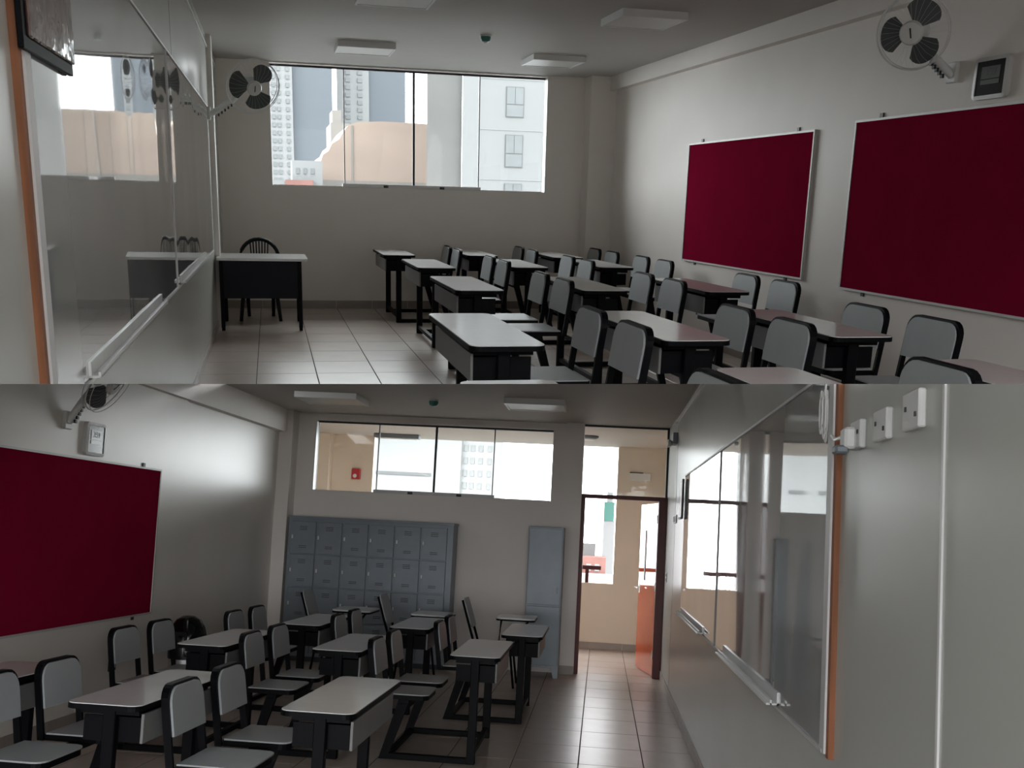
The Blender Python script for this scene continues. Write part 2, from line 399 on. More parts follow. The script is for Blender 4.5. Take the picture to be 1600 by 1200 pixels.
# ------------------------------------------------------------------ two-seat school desks
def desk_unit(room, L, hz, kx, kx2):
    k = hz / .75; sy = L / 1.15; hl = L / 2; py = .41 * L
    t = thing(room, 'school_desk', None, 'school desk')
    top = MB().prism(rrect(-.19, .19, -hl, hl, .055, 5), hz - .008, hz).obj('desktop', m_top, t)
    MB().prism(rrect(-.193, .193, -hl - .003, hl + .003, .058, 5), hz - .028, hz - .004).obj('edge_band', m_black, top)
    bx = MB()
    bx.box(-.15, .15, -.385 * L, .385 * L, hz - .19, hz - .175)
    for s in (-1, 1): bx.box(-.15, .15, s * .385 * L - .008, s * .385 * L + .008, hz - .19, hz - .075)
    bx.box(-.012, .012, -.385 * L, .385 * L, hz - .175, hz - .028)
    box_o = bx.obj('book_box', m_black, t)
    MB().box(-.165, -.15, -.40 * L, .40 * L, hz - .19, hz - .055).obj('box_front', m_front, box_o, bevel=.002)
    for s in (-1, 1):
        MB().box(-.032, .032, s * py - .022, s * py + .022, 0, hz - .028).obj('desk_leg', m_black, t, bevel=.004)
        MB().box(-.032, .66, s * py - .02, s * py + .02, 0, .042).obj('foot_rail', m_black, t, bevel=.004)
        MB().prism([(.62, .0), (.68, .0), (.55, .42 * k), (.47, .42 * k)], s * py - .02, s * py + .02, 'y').obj('seat_leg', m_black, t)
        MB().box(-.15, .15, s * py - .015, s * py + .015, hz - .06, hz - .028).obj('top_bracket', m_black, t)
    MB().box(.60, .64, -py, py, .004, .04).obj('crossbar', m_black, t)
    MB().box(-.02, .02, -py, py, .05, .085).obj('crossbar', m_black, t)
    MB().box(.47, .55, -.44 * L, .44 * L, .385 * k, .42 * k).obj('seat_beam', m_black, t, bevel=.004)
    for s in (-1, 1):
        cy = s * .265 * L; hw = .205 * sy
        st = MB().prism(rrect(.33, .70, cy - hw, cy + hw, .06, 4, (0, 1, 1, 0)), .447 * k, .455 * k).obj('seat', m_seat, t)
        MB().prism(rrect(.335, .71, cy - hw + .005, cy + hw - .005, .06, 4, (0, 1, 1, 0)), .415 * k, .447 * k).obj('seat_rim', m_black, st)
        lean = lambda x, y, z: (x + .70 + (z - .42) * .16, y, z)
        zt, zb, r = .80 * k, .575 * k, .085
        pts = rrect(cy - hw + .012, cy + hw - .012, zb, zt, r, 5, (1, 1, 0, 0))
        # subdivide the long outline so the panel can curve round the back
        br = MB()
        n = len(pts)
        br.prism(pts, 0, .012, 'x', fn=lambda x, y, z: lean(x, y, z))
        b = br.obj('backrest', m_seat, t)
        # inverted U of flat steel behind and round the panel, down to the seat
        out = [(cy + hw + .006, .415 * k)] + [(y + (.016 if y > cy else -.016), z + .012) for y, z in rrect(cy - hw + .012, cy + hw - .012, zb, zt, r, 5, (1, 1, 0, 0))[:-2]] + [(cy - hw - .006, .415 * k)]
        inn = [(y * 1.0 + (-.020 if y > cy else .020), z - (.020 if z > .6 * k else 0)) for y, z in out]
        fr = MB(); N = len(out); vs = []
        for d in (.012, .05):
            for a in (out, inn): vs += [lean(d, y, z) for y, z in a]
        fs = []
        for i in range(N - 1):
            o0, o1, i0, i1 = i, i + 1, N + i, N + i + 1
            fs += [(o0, o1, i1, i0), (2 * N + o0, 2 * N + i0, 2 * N + i1, 2 * N + o1), (o0, 2 * N + o0, 2 * N + o1, o1), (i0, i1, 2 * N + i1, 2 * N + i0)]
        fs += [(0, N, 3 * N, 2 * N), (N - 1, 3 * N - 1, 4 * N - 1, 2 * N - 1)]
        fr.add(vs, fs).obj('back_frame', m_black, t)
        MB().prism([(cy - hw + .03, .63 * k), (cy + hw - .03, .63 * k), (cy + hw - .03, .74 * k), (cy - hw + .03, .74 * k)], .013, .02, 'x', fn=lean).obj('back_plate', m_black, t)
    for ch in t.children_recursive:
        for v in ch.data.vertices: v.co.x *= kx if v.co.x < .25 else kx2
    return t
UT = [((1.43, 12.50), 'far'), ((1.54, 10.45), 'far2'), ((1.49, 8.09), 'mid'), ((1.06, 5.26), 'near2'), ((.84, 3.02), 'near'),
      ((2.42, 12.62), 'far'), ((2.51, 10.65), 'far2'), ((2.47, 8.14), 'mid'), ((2.06, 5.40), 'near2'), ((1.95, 3.24), 'near'),
      ((3.42, 12.45), 'far'), ((3.46, 10.80), 'far2'), ((3.46, 8.10), 'mid'), ((3.04, 5.50), 'near2'), ((2.95, 3.40), 'near')]
COLT = ['column nearest the teacher desk', 'middle column', 'column along the red boards']
ROWT = {'far': 'farthest row by the window', 'far2': 'second row from the window', 'mid': 'third row from the window', 'near2': 'fourth row from the window', 'near': 'nearest row'}
DEPTH_T = (.91, .85, .80)                      # the columns differ a little in how deep the seats stand
for i, ((x, y), r) in enumerate(UT):
    lab = 'two-seat grey desk in upper picture, %s, %s' % (COLT[i // 5], ROWT[r])
    if i % 5 == 0:
        u0 = u = desk_unit('T', 1.34, .78, .95, DEPTH_T[i // 5]); u.matrix_world = M_T @ Matrix.Translation((x, y, 0)); u['label'] = lab
    else: u = dup(u0, 'T', (x, y, 0), 0, lab)
    u['group'] = 'two-seat desks of the upper picture'; u['room_tag'] = 'T'
UB = [(-1.26, 5.23), (-.83, 7.65), (-.63, 9.28), (-2.20, 5.07), (-1.77, 7.52), (-1.61, 9.35), (-3.10, 5.0), (-2.66, 7.35), (-2.50, 9.10)]
COLB = ['column nearest the doorway', 'middle column', 'column along the left wall']
ROWB = ['nearest row', 'second row', 'third row before the lockers']
DEPTH_B = (.95, .88, .85)
for i, (x, y) in enumerate(UB):
    lab = 'two-seat grey desk in lower picture, %s, %s' % (COLB[i // 3], ROWB[i % 3])
    if i % 3 == 0:
        b0 = u = desk_unit('B', 1.15, .75, .92, DEPTH_B[i // 3]); u.matrix_world = Matrix.Translation((x, y, 0)) @ Matrix.Rotation(PI, 4, 'Z'); u['label'] = lab
    else: u = dup(b0, 'B', (x, y, 0), PI, lab)
    u['group'] = 'two-seat desks of the lower picture'; u['room_tag'] = 'B'

# ------------------------------------------------------------------ tablet-arm chairs in the back row
def tablet_chair(label, loc):
    t = thing('B', 'tablet_arm_chair', label, 'chair', loc, group='tablet-arm chairs before the lockers')
    MB().prism(rrect(-.2, .2, -.2, .2, .05), .43, .445).obj('seat', m_seat, t)
    for sx, sy in ((-1, -1), (-1, 1), (1, -1), (1, 1)):
        MB().tube([(sx * .16, sy * .17, .43), (sx * .22, sy * .2, 0)], .012, 8).obj('leg', m_black, t, smooth=True)
    lean = lambda x, y, z: (x - .2 - (z - .43) * .32, y, z)
    MB().prism(rrect(-.19, .19, .60, .90, .05, 4, (1, 1, 1, 1)), 0, .012, 'x', fn=lean).obj('backrest', m_seat, t)
    for s in (-1, 1): MB().tube([lean(-.015, s * .17, .43), lean(-.015, s * .17, .88)], .013, 8).obj('back_post', m_black, t, smooth=True)
    MB().prism(rrect(.02, .42, -.36, .16, .06), .722, .738).obj('tablet', m_top, t)
    MB().tube([(-.16, -.24, .43), (.05, -.26, .44), (.07, -.27, .72)], .012, 8).obj('tablet_support', m_black, t, smooth=True)
    MB().tube([(.16, -.2, .44), (.36, -.2, .72)], .011, 8).obj('tablet_brace', m_black, t, smooth=True)
    MB().prism(rrect(.017, .423, -.363, .163, .063), .705, .722).obj('tablet_edge', m_black, t)
    return t
tablet_chair('grey tablet-arm chair in front of the lockers, leftmost of three', (-2.74, 10.75, 0))
tablet_chair('grey tablet-arm chair in front of the lockers, middle of three', (-1.92, 10.75, 0))
tablet_chair('grey tablet-arm chair beside the tall steel cabinet', (-1.06, 10.95, 0))

# ------------------------------------------------------------------ teacher's desk and chair
td = thing('T', 'teacher_desk', 'navy steel teacher desk with pale top at the end of the whiteboard', 'desk', (-.09, 11.6, 0))
MB().prism(rrect(-.465, .47, -.40, .55, .04), .735, .76).obj('desktop', m_top, td)
MB().box(-.44, .40, -.34, -.325, .34, .735).obj('front_panel', m_navy, td, bevel=.003)
for sx, sy in ((-.44, -.36), (.365, -.36), (-.44, .48), (.365, .48)):
    l = MB().box(sx, sx + .04, sy, sy + .04, .03, .735).obj('leg', m_black, td, bevel=.003)
    MB().lathe([(.018, 0), (.018, .03)], 10, (sx + .02, sy + .02, 0)).obj('foot', m_black, l)
for sx in (-.43, .375): MB().box(sx, sx + .012, -.34, .5, .45, .735).obj('side_panel', m_navy, td)

pc = thing('T', 'plastic_chair', 'dark green plastic chair with slatted arched back behind the teacher desk', 'chair', (-.13, 12.34, 0))
MB().prism(rrect(-.2, .2, -.2, .2, .07), .43, .455).obj('seat', m_green, pc)
for sx in (-1, 1):
    MB().tube([(sx * .17, -.17, .44), (sx * .22, -.25, 0)], [.026, .019], 8).obj('leg', m_green, pc, smooth=True)
    MB().tube([(sx * .15, .18, .44), (sx * .14, .26, 0)], [.026, .019], 8).obj('leg', m_green, pc, smooth=True)
    MB().tube([(sx * .2, -.16, .44), (sx * .235, -.17, .64), (sx * .235, .1, .665), (sx * .21, .2, .70)], .02, 8).obj('armrest', m_green, pc, smooth=True)
arch = [(.22 * math.cos(a), .2 + .05 * math.sin(a), .68 + .22 * math.sin(a)) for a in [i * PI / 14 for i in range(15)]]
MB().tube(arch, .022, 8).obj('back_arch', m_green, pc, smooth=True)
MB().box(-.2, .2, .185, .205, .445, .50).obj('back_base', m_green, pc)
for i in range(-3, 4):
    MB().tube([(i * .026, .2, .47), (i * .034, .245, .88)], .0085, 6).obj('back_slat', m_green, pc)

# ------------------------------------------------------------------ whiteboards
def whiteboard(room, label, x, inward, y0, y1, z0, z1, joints, trays, mj):
    t = thing(room, 'whiteboard', label, 'whiteboard', (x, 0, 0))
    q = inward
    js = [y0 + .1] + joints + [y1]
    for a, b in zip(js[:-1], js[1:]):
        n = 2
        MB().box(min(0, q * .02), max(0, q * .02), a, b - .006, z0, z1).obj('board_sheet', m_board, t, bevel=.001)
    for j in joints: MB().box(min(q * .015, q * .026), max(q * .015, q * .026), j - .009, j + .004, z0, z1).obj('joint_strip', mj, t)
    MB().box(min(0, q * .025), max(0, q * .025), y0 + .035, y0 + .1, z0 - .01, z1 + .01).obj('end_frame', m_alu, t)
    MB().box(min(0, q * .018), max(0, q * .018), y0, y0 + .035, z0 - .02, z1 + .02).obj('wood_strip', m_wood, t)
    MB().box(min(0, q * .026), max(0, q * .026), y0 + .065, y1, z0 - .012, z0).obj('bottom_trim', m_alu, t)
    MB().box(min(0, q * .026), max(0, q * .026), y0 + .065, y1, z1, z1 + .012).obj('top_trim', m_alu, t)
    for a, b in trays:
        tr = MB().box(min(0, q * .07), max(0, q * .055), a, b, z0 + .005, z0 + .013).box(min(q * .048, q * .055), max(q * .048, q * .055), a, b, z0 + .005, z0 + .025).obj('pen_tray', m_white, t)
        MB().box(min(0, q * .028), max(0, q * .028), a, b, z0 + .005, z0 + .055).obj('tray_back', m_white, tr)
    return t
whiteboard('T', 'long glossy whiteboard left of the teacher desk in the upper picture', XL, 1, 2.76, 10.9, .86, 2.22, [6.64], [(3.35, 5.6), (6.85, 9.5)], m_alu)
whiteboard('B', 'long glossy whiteboard right of the doorway in the lower picture', BR, -1, 3.36, 9.4, .97, 2.2, [6.6], [(4.25, 6.1), (7.3, 9.35)], m_front)

# picture wrapped in cellophane, hung over the whiteboard's end
def poster_mat():
    m = bpy.data.materials.new('faded_print'); m.use_nodes = True; nt = m.node_tree; p = nt.nodes['Principled BSDF']
    tc = nt.nodes.new('ShaderNodeTexCoord'); n = nt.nodes.new('ShaderNodeTexNoise'); n.inputs['Scale'].default_value = 7; n.inputs['Detail'].default_value = 3
    nt.links.new(tc.outputs['Object'], n.inputs['Vector'])
    r = nt.nodes.new('ShaderNodeValToRGB'); e = r.color_ramp.elements
    e[0].position = .3; e[0].color = (.06, .09, .13, 1); e[1].position = .7; e[1].color = (.28, .24, .22, 1)
    a = e.new(.45); a.color = (.17, .10, .09, 1); a = e.new(.58); a.color = (.14, .09, .08, 1)
    nt.links.new(n.outputs['Fac'], r.inputs[0]); nt.links.new(r.outputs[0], p.inputs['Base Color'])
    p.inputs['Roughness'].default_value = .12
    b = nt.nodes.new('ShaderNodeBump'); b.inputs['Strength'].default_value = .5; b.inputs['Distance'].default_value = .02
    nt.links.new(n.outputs['Fac'], b.inputs['Height']); nt.links.new(b.outputs[0], p.inputs['Normal'])
    return m
ps = thing('T', 'wrapped_picture', 'picture wrapped in shiny film on a dark backing, hanging over the whiteboard', 'picture', (-.55, 3.06, 1.75))
MB().box(-.008, .006, -.32, .32, 0, .8).obj('backing', m_black, ps, bevel=.002)
MB().box(.006, .014, -.275, .315, .03, .79).obj('print', poster_mat(), ps, bevel=.006)

# ------------------------------------------------------------------ red notice boards
def notice(room, label, x, q, y0, y1, z0, z1):
    t = thing(room, 'notice_board', label, 'notice board', (x, 0, 0))
    MB().box(min(0, q * .02), max(0, q * .02), y0, y1, z0, z1).obj('felt_panel', m_red, t)
    a, b = min(0, q * .027), max(0, q * .027)
    for bx in ((y0 - .016, y0, z0 - .016, z1 + .016), (y1, y1 + .016, z0 - .016, z1 + .016), (y0, y1, z0 - .016, z0), (y0, y1, z1, z1 + .016)):
        MB().box(a, b, *bx).obj('frame_bar', m_alu, t)
    for yy in (y0 + .3, y1 - .3):
        MB().box(min(0, q * .01), max(0, q * .01), yy - .02, yy + .02, z1 + .01, z1 + .05).obj('hanger', m_dark, t)
        MB().box(min(0, q * .01), max(0, q * .01), yy - .02, yy + .02, z0 - .045, z0 - .01).obj('hanger', m_dark, t)
notice('T', 'maroon felt notice board nearer the window in the upper picture', XR, -1, 8.0, 10.62, .85, 2.03)
notice('T', 'large maroon felt notice board at the right edge of the upper picture', XR, -1, 4.6, 7.36, .83, 2.06)
notice('B', 'maroon felt notice board on the left wall of the lower picture', BL + .03, 1, 5.9, 8.62, .77, 1.99)

# ------------------------------------------------------------------ wall fans
def fan(room, label, mount, centre, normal, roll, R=.235):
    mount, centre = Vector(mount), Vector(centre)
    t = thing(room, 'wall_fan', label, 'fan', mount)
    n = Vector(normal).normalized(); c = centre - mount
    Q = Matrix.Translation(c) @ n.to_track_quat('Z', 'Y').to_matrix().to_4x4() @ Matrix.Rotation(roll, 4, 'Z')
    wallx = -1 if mount.x > 1 or (room == 'B' and mount.x > -1) else 1
    MB().box(min(0, wallx * .03), max(0, wallx * .03), -.05, .05, -.07, .06).obj('wall_plate', m_white, t, bevel=.006)
    back = c - n * .12
    mid = Vector((wallx * .05, 0, -.02)).lerp(back, .55) + Vector((0, 0, -.03))
    arm = MB().tube([(wallx * .02, 0, -.02), mid, back], [.028, .03, .032], 10).obj('arm', m_white, t, smooth=True)
    for i in range(5):
        p = Vector((wallx * .05, 0, -.02)).lerp(mid, .3 + .16 * i) + Vector((0, 0, -.035))
        MB().box(p.x - .008, p.x + .008, p.y - .012, p.y + .012, p.z - .02, p.z + .005).obj('speed_button', m_dark, arm)
    MB().lathe([(.03, -.15), (.07, -.13), (.075, -.06), (.05, -.05)], 18).xf(Q).obj('motor_housing', m_white, t, smooth=True)
    cage = MB()
    for rr, z in ((R, 0), (R * .98, .035), (R * .98, -.035)):
        cage.tube([(rr * math.cos(a), rr * math.sin(a), z) for a in [2 * PI * i / 40 for i in range(40)]], .0045 if z == 0 else .003, 6, closed=True)
    cage.xf(Q).obj('cage_ring', m_white, t, smooth=True)
    sp = MB()
    for i in range(30):
        a = 2 * PI * i / 30
        for z in (.055, -.05):
            sp.tube([(.06 * math.cos(a), .06 * math.sin(a), z), (R * .7 * math.cos(a + .12), R * .7 * math.sin(a + .12), z), (R * math.cos(a + .16), R * math.sin(a + .16), 0)], .0006, 3)
    o = sp.xf(Q).obj('cage_wires', m_white, t); o['kind'] = 'stuff'
    hub = MB().lathe([(.07, .03), (.075, .05), (.065, .066), (.0, .07)], 20).xf(Q).obj('hub_cap', m_white, t, smooth=True)
    MB().box(-.03, .03, -.004, .004, .068, .072).xf(Q @ Matrix.Rotation(.6, 4, 'Z')).obj('hub_mark', m_dark, hub)
    for k in range(3):
        out = []
        for i in range(13):
            s = i / 12; a = -0.72 + 1.44 * s
            rr = R * .9 * (1 - .22 * abs(2 * s - 1) ** 3)
            out.append((rr * math.cos(a), rr * math.sin(a)))
        pts = [(.04, -.02)] + out + [(.04, .02)]
        MB().prism(pts, -.002, .002, 'z', fn=lambda x, y, z: (x, y, z + y * .28)).xf(Q @ Matrix.Rotation(2 * PI * k / 3, 4, 'Z')).obj('blade', m_blade, t)
    return t
fan('T', 'white wall fan with dark blades beside the window', (XL, 11.35, 2.2), (-.12, 11.0, 2.44), (.30, -.85, -.42), 1.0, .265)
fan('T', 'white wall fan above the right red board, next to the digital clock', (XR, 6.27, 2.31), (4.0, 6.2, 2.52), (-.72, -.66, -.22), 1.1, .225)
fan('B', 'wall fan cut off at the top left of the lower picture', (BL + .03, 7.02, 2.26), (-3.6, 7.08, 2.55), (.86, .05, -.50), .3, .24)

# ------------------------------------------------------------------ digital wall clocks
def clock(room, label, x, q, y, z, wd, hh):
    t = thing(room, 'digital_clock', label, 'clock', (x, y, z), -PI / 2 if q < 0 else PI / 2)
    # local: x along the wall, -y out of the wall
    def fr(x0, x1, z0, z1, d): return rrect(x0, x1, z0, z1, .03)
    s = MB(); a = rrect(-wd / 2, wd / 2, -hh / 2, hh / 2, .035); b = rrect(-wd / 2 + .028, wd / 2 - .028, -hh / 2 + .024, hh / 2 - .024, .006)
    n = len(a)
    vs = [(p[0], 0, p[1]) for p in a] + [(p[0], -.03, p[1]) for p in a] + [(p[0], -.034, p[1]) for p in b] + [(p[0], -.012, p[1]) for p in b]
    fs = []
    for r in range(3): fs += [(r * n + i, r * n + (i + 1) % n, (r + 1) * n + (i + 1) % n, (r + 1) * n + i) for i in range(n)]
    s.add(vs, fs); s.obj('silver_frame', m_alu, t)
    fc = MB().box(-wd / 2 + .026, wd / 2 - .026, -.028, -.010, -hh / 2 + .022, hh / 2 - .022).obj('black_face', m_bin, t)
    MB().box(-wd * .27, wd * .27, -.031, -.027, -.005, hh * .27).obj('time_display', m_lcd, t)
    MB().box(-wd * .27, wd * .27, -.031, -.027, -hh * .15, -hh * .04).obj('date_display', m_lcd, t)
    face = Matrix.Rotation(PI / 2, 4, 'X')
    text('3:59', hh * .24, m_dark, t, Matrix.Translation((0, -.0315, hh * .13)) @ face, 'time_digits')
    return t
clock('T', 'silver framed digital clock above the right red board in the upper picture', XR, -1, 5.87, 2.235, .32, .25)
clock('B', 'silver framed digital clock above the red board in the lower picture', BL + .03, 1, 7.43, 2.155, .30, .25)

# ------------------------------------------------------------------ ceiling fittings
def panel_light(room, label, x0, x1, y0, y1, zc):
    t = thing(room, 'ceiling_light', label, 'ceiling light', ((x0 + x1) / 2, (y0 + y1) / 2, zc))
    hx, hy = (x1 - x0) / 2, (y1 - y0) / 2
    MB().box(-hx, hx, -hy, -hy + .018, -.06, 0).box(-hx, hx, hy - .018, hy, -.06, 0).box(-hx, -hx + .018, -hy + .018, hy - .018, -.06, 0).box(hx - .018, hx, -hy + .018, hy - .018, -.06, 0).obj('frame', m_white, t)
    MB().box(-hx + .018, hx - .018, -hy + .018, hy - .018, -.055, -.01).obj('diffuser', m_diff, t)
panel_light('T', 'square surface panel light, unlit, nearest the window on the left', .74, 1.34, 11.4, 12.0, H)
panel_light('T', 'square surface panel light, unlit, nearest the window on the right', 2.86, 3.45, 11.55, 12.15, H)
panel_light('T', 'square surface panel light, unlit, at the top right over the desks', 2.87, 3.44, 8.6, 9.2, H)
panel_light('T', 'square surface panel light cut off at the top edge of the picture', .72, 1.31, 8.3, 8.95, H)
panel_light('B', 'square surface panel light before the transom in the lower picture', -1.02, -.42, 10.05, 10.6, HBc)
panel_light('B', 'dim square panel light near the beam in the lower picture', -3.2, -2.55, 10.2, 10.8, HBc)
def detector(room, label, x, y, zc):
    t = thing(room, 'smoke_detector', label, 'smoke detector', (x, y, zc))
    MB().lathe([(.055, -.012), (.055, 0)], 20).obj('base', m_white, t)
    MB().lathe([(.02, -.062), (.04, -.055), (.05, -.03), (.05, -.012)], 20).obj('sensor_body', m_detg, t, smooth=True)
    MB().lathe([(.012, -.072), (.022, -.062)], 14).obj('sensor_tip', m_white, t)
detector('T', 'green smoke detector on the ceiling of the upper picture', 2.11, 10.5, H)
detector('B', 'green smoke detector on the ceiling of the lower picture', -1.8, 10.5, HBc)
cl = thing('B', 'corridor_light', 'grey strip light on the corridor ceiling seen through the clerestory', 'ceiling light', (-3.0, 14.55, HBc))
MB().box(-.33, .33, -.08, .08, -.06, 0).obj('housing', m_lock, cl, bevel=.01)
MB().box(-.3, .3, -.06, .06, -.068, -.06).obj('cover', m_diff, cl)
c2 = thing('B', 'round_ceiling_light', 'small round grey ceiling light seen through the door transom', 'ceiling light', (-.22, 13.6, HBc))
MB().lathe([(.10, -.04), (.13, -.02), (.13, 0)], 20).obj('housing', m_lock, c2)
MB().lathe([(.08, -.055), (.095, -.04)], 20).obj('cover', m_diff, c2)

# ------------------------------------------------------------------ lockers and cabinet
lk = thing('B', 'locker_bank', 'blue grey steel bank of lockers along the far wall', 'lockers', (-3.65, 11.75, 0))
LW, LH, nc, nr = 1.95, 1.66, 6, 4
MB().box(0, LW, .02, .38, .06, LH).obj('body', m_lock, lk)
MB().box(-.01, LW + .01, -.005, .39, LH, LH + .025).obj('top_cap', m_lock, lk, bevel=.003)
MB().box(.03, LW - .03, .05, .36, 0, .06).obj('plinth', m_lockd, lk)
cw, chh = (LW - .09) / nc, (LH - .12) / nr
dm = MB().box(.008, cw - .008, -.004, .02, .008, chh - .008).mesh('door', m_lock, bevel=.003)
vm = MB()
for zz in (.72, .77, .82, .18, .23): vm.box(cw * .36, cw * .64, -.008, -.004, chh * zz, chh * zz + .007)
vm = vm.mesh('vent_slots', m_lockd)
hm = MB().box(.022, .040, -.022, -.004, chh * .45, chh * .56).mesh('padlock_hasp', m_alu, bevel=.003)
for c in range(nc):
    for r in range(nr):
        d = bpy.data.objects.new('door', dm); C.objects.link(d); d.parent = lk; d.location = (.03 + c * cw, 0, .09 + r * chh)
        for nme, me in (('vent_slots', vm), ('padlock_hasp', hm)):
            q = bpy.data.objects.new(nme, me); C.objects.link(q); q.parent = d
            if nme == 'vent_slots': q['kind'] = 'stuff'
cb = thing('B', 'steel_cabinet', 'tall narrow grey steel cabinet beside the doorway', 'cabinet', (-.82, 11.68, 0))
MB().box(0, .40, .02, .42, .12, 1.70).obj('body', m_lock, cb, bevel=.004)
MB().box(.012, .388, 0, .02, .14, .80).obj('lower_door', m_lock, cb, bevel=.003)
MB().box(.012, .388, 0, .02, .82, 1.68).obj('upper_door', m_lock, cb, bevel=.003)
MB().prism([(0, 0), (.05, 0), (.08, .12), (.32, .12), (.35, 0), (.40, 0), (.40, .14), (0, .14)], .0, .02, 'y').obj('foot_apron', m_lock, cb)
MB().box(0, .02, .02, .42, 0, .12).box(.38, .40, .02, .42, 0, .12).obj('side_foot', m_lock, cb)
MB().box(.345, .36, -.015, 0, .95, 1.02).obj('handle', m_lock, cb, bevel=.003)

# ------------------------------------------------------------------ bin
bn = thing('B', 'swing_lid_bin', 'waste bin with black dome lid and steel body by the left wall', 'bin', (-3.38, 8.33, 0))
MB().lathe([(.13, 0), (.145, .46)], 24).obj('body', m_steel, bn, smooth=True)
MB().lathe([(.15, .44), (.155, .54), (.15, .56)], 24).obj('collar', m_bin, bn, smooth=True)
MB().lathe([(.158, .55), (.155, .62), (.135, .70), (.10, .755), (.05, .785), (.0, .79)], 24).obj('dome_lid', m_bin, bn, smooth=True)
MB().box(-.055, .055, -.150, -.125, .60, .67).xf(Matrix.Translation((0, 0, 0))).obj('swing_flap', m_bin, bn, bevel=.004)

# ------------------------------------------------------------------ small wall fittings
def plate(room, name, label, cat, x, q, y, z, wd, hh, dp, marks, m=None, mk=None):
    t = thing(room, name, label, cat, (x, y, z))
    MB().box(min(0, q * dp), max(0, q * dp), -wd / 2, wd / 2, -hh / 2, hh / 2).obj('cover', m or m_white, t, bevel=.004)
    for (a, b, c, d) in marks:
        MB().box(min(q * dp, q * (dp + .003)), max(q * dp, q * (dp + .003)), a, b, c, d).obj('socket', mk or m_dark, t)
    return t
plate('T', 'wall_outlet', 'small black wall outlet under the maroon board by the window', 'outlet', XR, -1, 10.1, .33, .16, .07, .012, [(-.05, -.01, -.015, .015), (.01, .05, -.015, .015)], m_dark, m_white)
plate('B', 'wall_outlet', 'small black wall outlet under the lower maroon board', 'outlet', BL + .03, 1, 8.02, .38, .12, .075, .012, [(-.04, -.01, -.015, .015), (.01, .04, -.015, .015)], m_dark, m_white)
plate('B', 'surface_socket', 'white surface socket box, middle of three beside the whiteboard', 'outlet', BR, -1, 2.85, 1.955, .135, .085, .02, [(-.05, -.04, -.02, -.008), (.03, .04, .0, .012)])
plate('B', 'surface_socket', 'white surface socket box, nearest the right edge of the picture', 'outlet', BR, -1, 2.57, 1.96, .135, .095, .02, [(-.05, -.04, -.02, -.008), (.03, .04, .0, .012)])
plate('B', 'surface_socket', 'white surface socket box beside the wood strip with adapter plugged in', 'outlet', BR, -1, 3.12, 1.955, .12, .085, .02, [(-.04, -.03, .0, .012)])
plug = thing('B', 'power_adapter', 'white plug adapter with cable in the socket beside the wood strip', 'plug', (BR - .021, 3.12, 1.955))
MB().box(-.035, 0, -.035, .035, -.045, .02).obj('plug_body', m_white, plug, bevel=.008)
MB().box(-.06, -.02, -.03, .03, -.06, -.035).obj('grey_base', m_lock, plug, bevel=.006)
MB().tube([(-.02, .03, .0), (-.02, .10, .0), (-.012, .2, .004), (-.014, .24, .02)], .006, 8).obj('cord', m_white, plug, smooth=True)
co = MB()
for i, (dy, l) in enumerate(((0, .17), (.012, .155), (-.012, .16), (.02, .14))):
    co.tube([(-.012 - .004 * i, dy + .022 * math.sin(a), -l / 2 + l / 2 * math.cos(a)) for a in [2 * PI * j / 20 for j in range(20)]], .0035, 6, closed=True)
co.tube([(-.016, 0, 0), (-.014, .0, .06), (-.014, .01, .2)], .0035, 6)
tag(co.obj('coiled_cable', m_white, room='B', smooth=True, loc=(BR - .03, 3.42, 2.13)), 'coiled white cable hanging at the top of the wood strip', 'cable')
em = thing('B', 'emergency_light', 'grey twin-head emergency light on the partition above the door', 'lamp', (BR, 11.0, 2.70))
MB().box(-.05, 0, -.13, .13, -.06, .06).obj('housing', m_lock, em, bevel=.006)
for s in (-1, 1): MB().lathe([(.02, -.02), (.04, .02), (.04, .03)], 14).xf(Matrix.Translation((-.07, s * .08, -.05)) @ Matrix.Rotation(-PI / 2, 4, 'Y')).obj('lamp_head', m_chrome, em, smooth=True)
pp = thing('B', 'paper_holder', 'narrow white sheet holder hung at the far end of the whiteboard', 'paper holder', (BR - .028, 9.55, 1.83))
MB().box(-.012, 0, -.16, .16, 0, .33).obj('sheet', m_white, pp)
MB().box(-.02, .0, -.175, -.16, -.01, .35).obj('dark_edge', m_dark, pp)
MB().box(-.022, 0, -.16, .16, -.012, .006).obj('lower_clip', m_dark, pp)
plate('B', 'switch_plate', 'small switch plate with three dark toggles by the door frame', 'switch', BR, -1, 10.75, 1.84, .42, .085, .01, [(.10, .17, -.03, .03), (-.03, .02, -.03, .03), (-.14, -.09, -.03, .03)])
plate('B', 'door_strike', 'small dark lock plate on the partition beside the open door', 'lock', BR, -1, 11.75, 1.20, .1, .11, .01, [(-.02, .02, .01, .04), (-.02, .02, -.04, -.01)], m_alu)
fa = thing('B', 'fire_alarm', 'red fire alarm box on the corridor wall seen through the clerestory', 'fire alarm', (-3.675, 15.0, 2.37))
MB().box(-.065, .065, -.05, 0, -.08, .08).obj('housing', m_alarm, fa, bevel=.01)
MB().lathe([(.03, 0), (.025, .012)], 14).xf(Matrix.Translation((-.012, -.05, -.03)) @ Matrix.Rotation(PI / 2, 4, 'X')).obj('strobe_lens', m_white, fa)
es = thing('B', 'hanging_sign', 'small grey sign plate hung on the corridor wall right of the opening', 'sign', (.53, 14.99, 2.52))
MB().box(-.15, .15, -.02, 0, -.06, .055).obj('plate', m_lcd if False else m_diff, es, bevel=.003)
MB().box(-.155, .04, -.03, 0, .05, .062).obj('hanging_rail', m_dark, es)
hr = thing('B', 'handrail', 'dark red wooden handrail across the corridor opening', 'handrail', (-1.6, 15.05, 0))
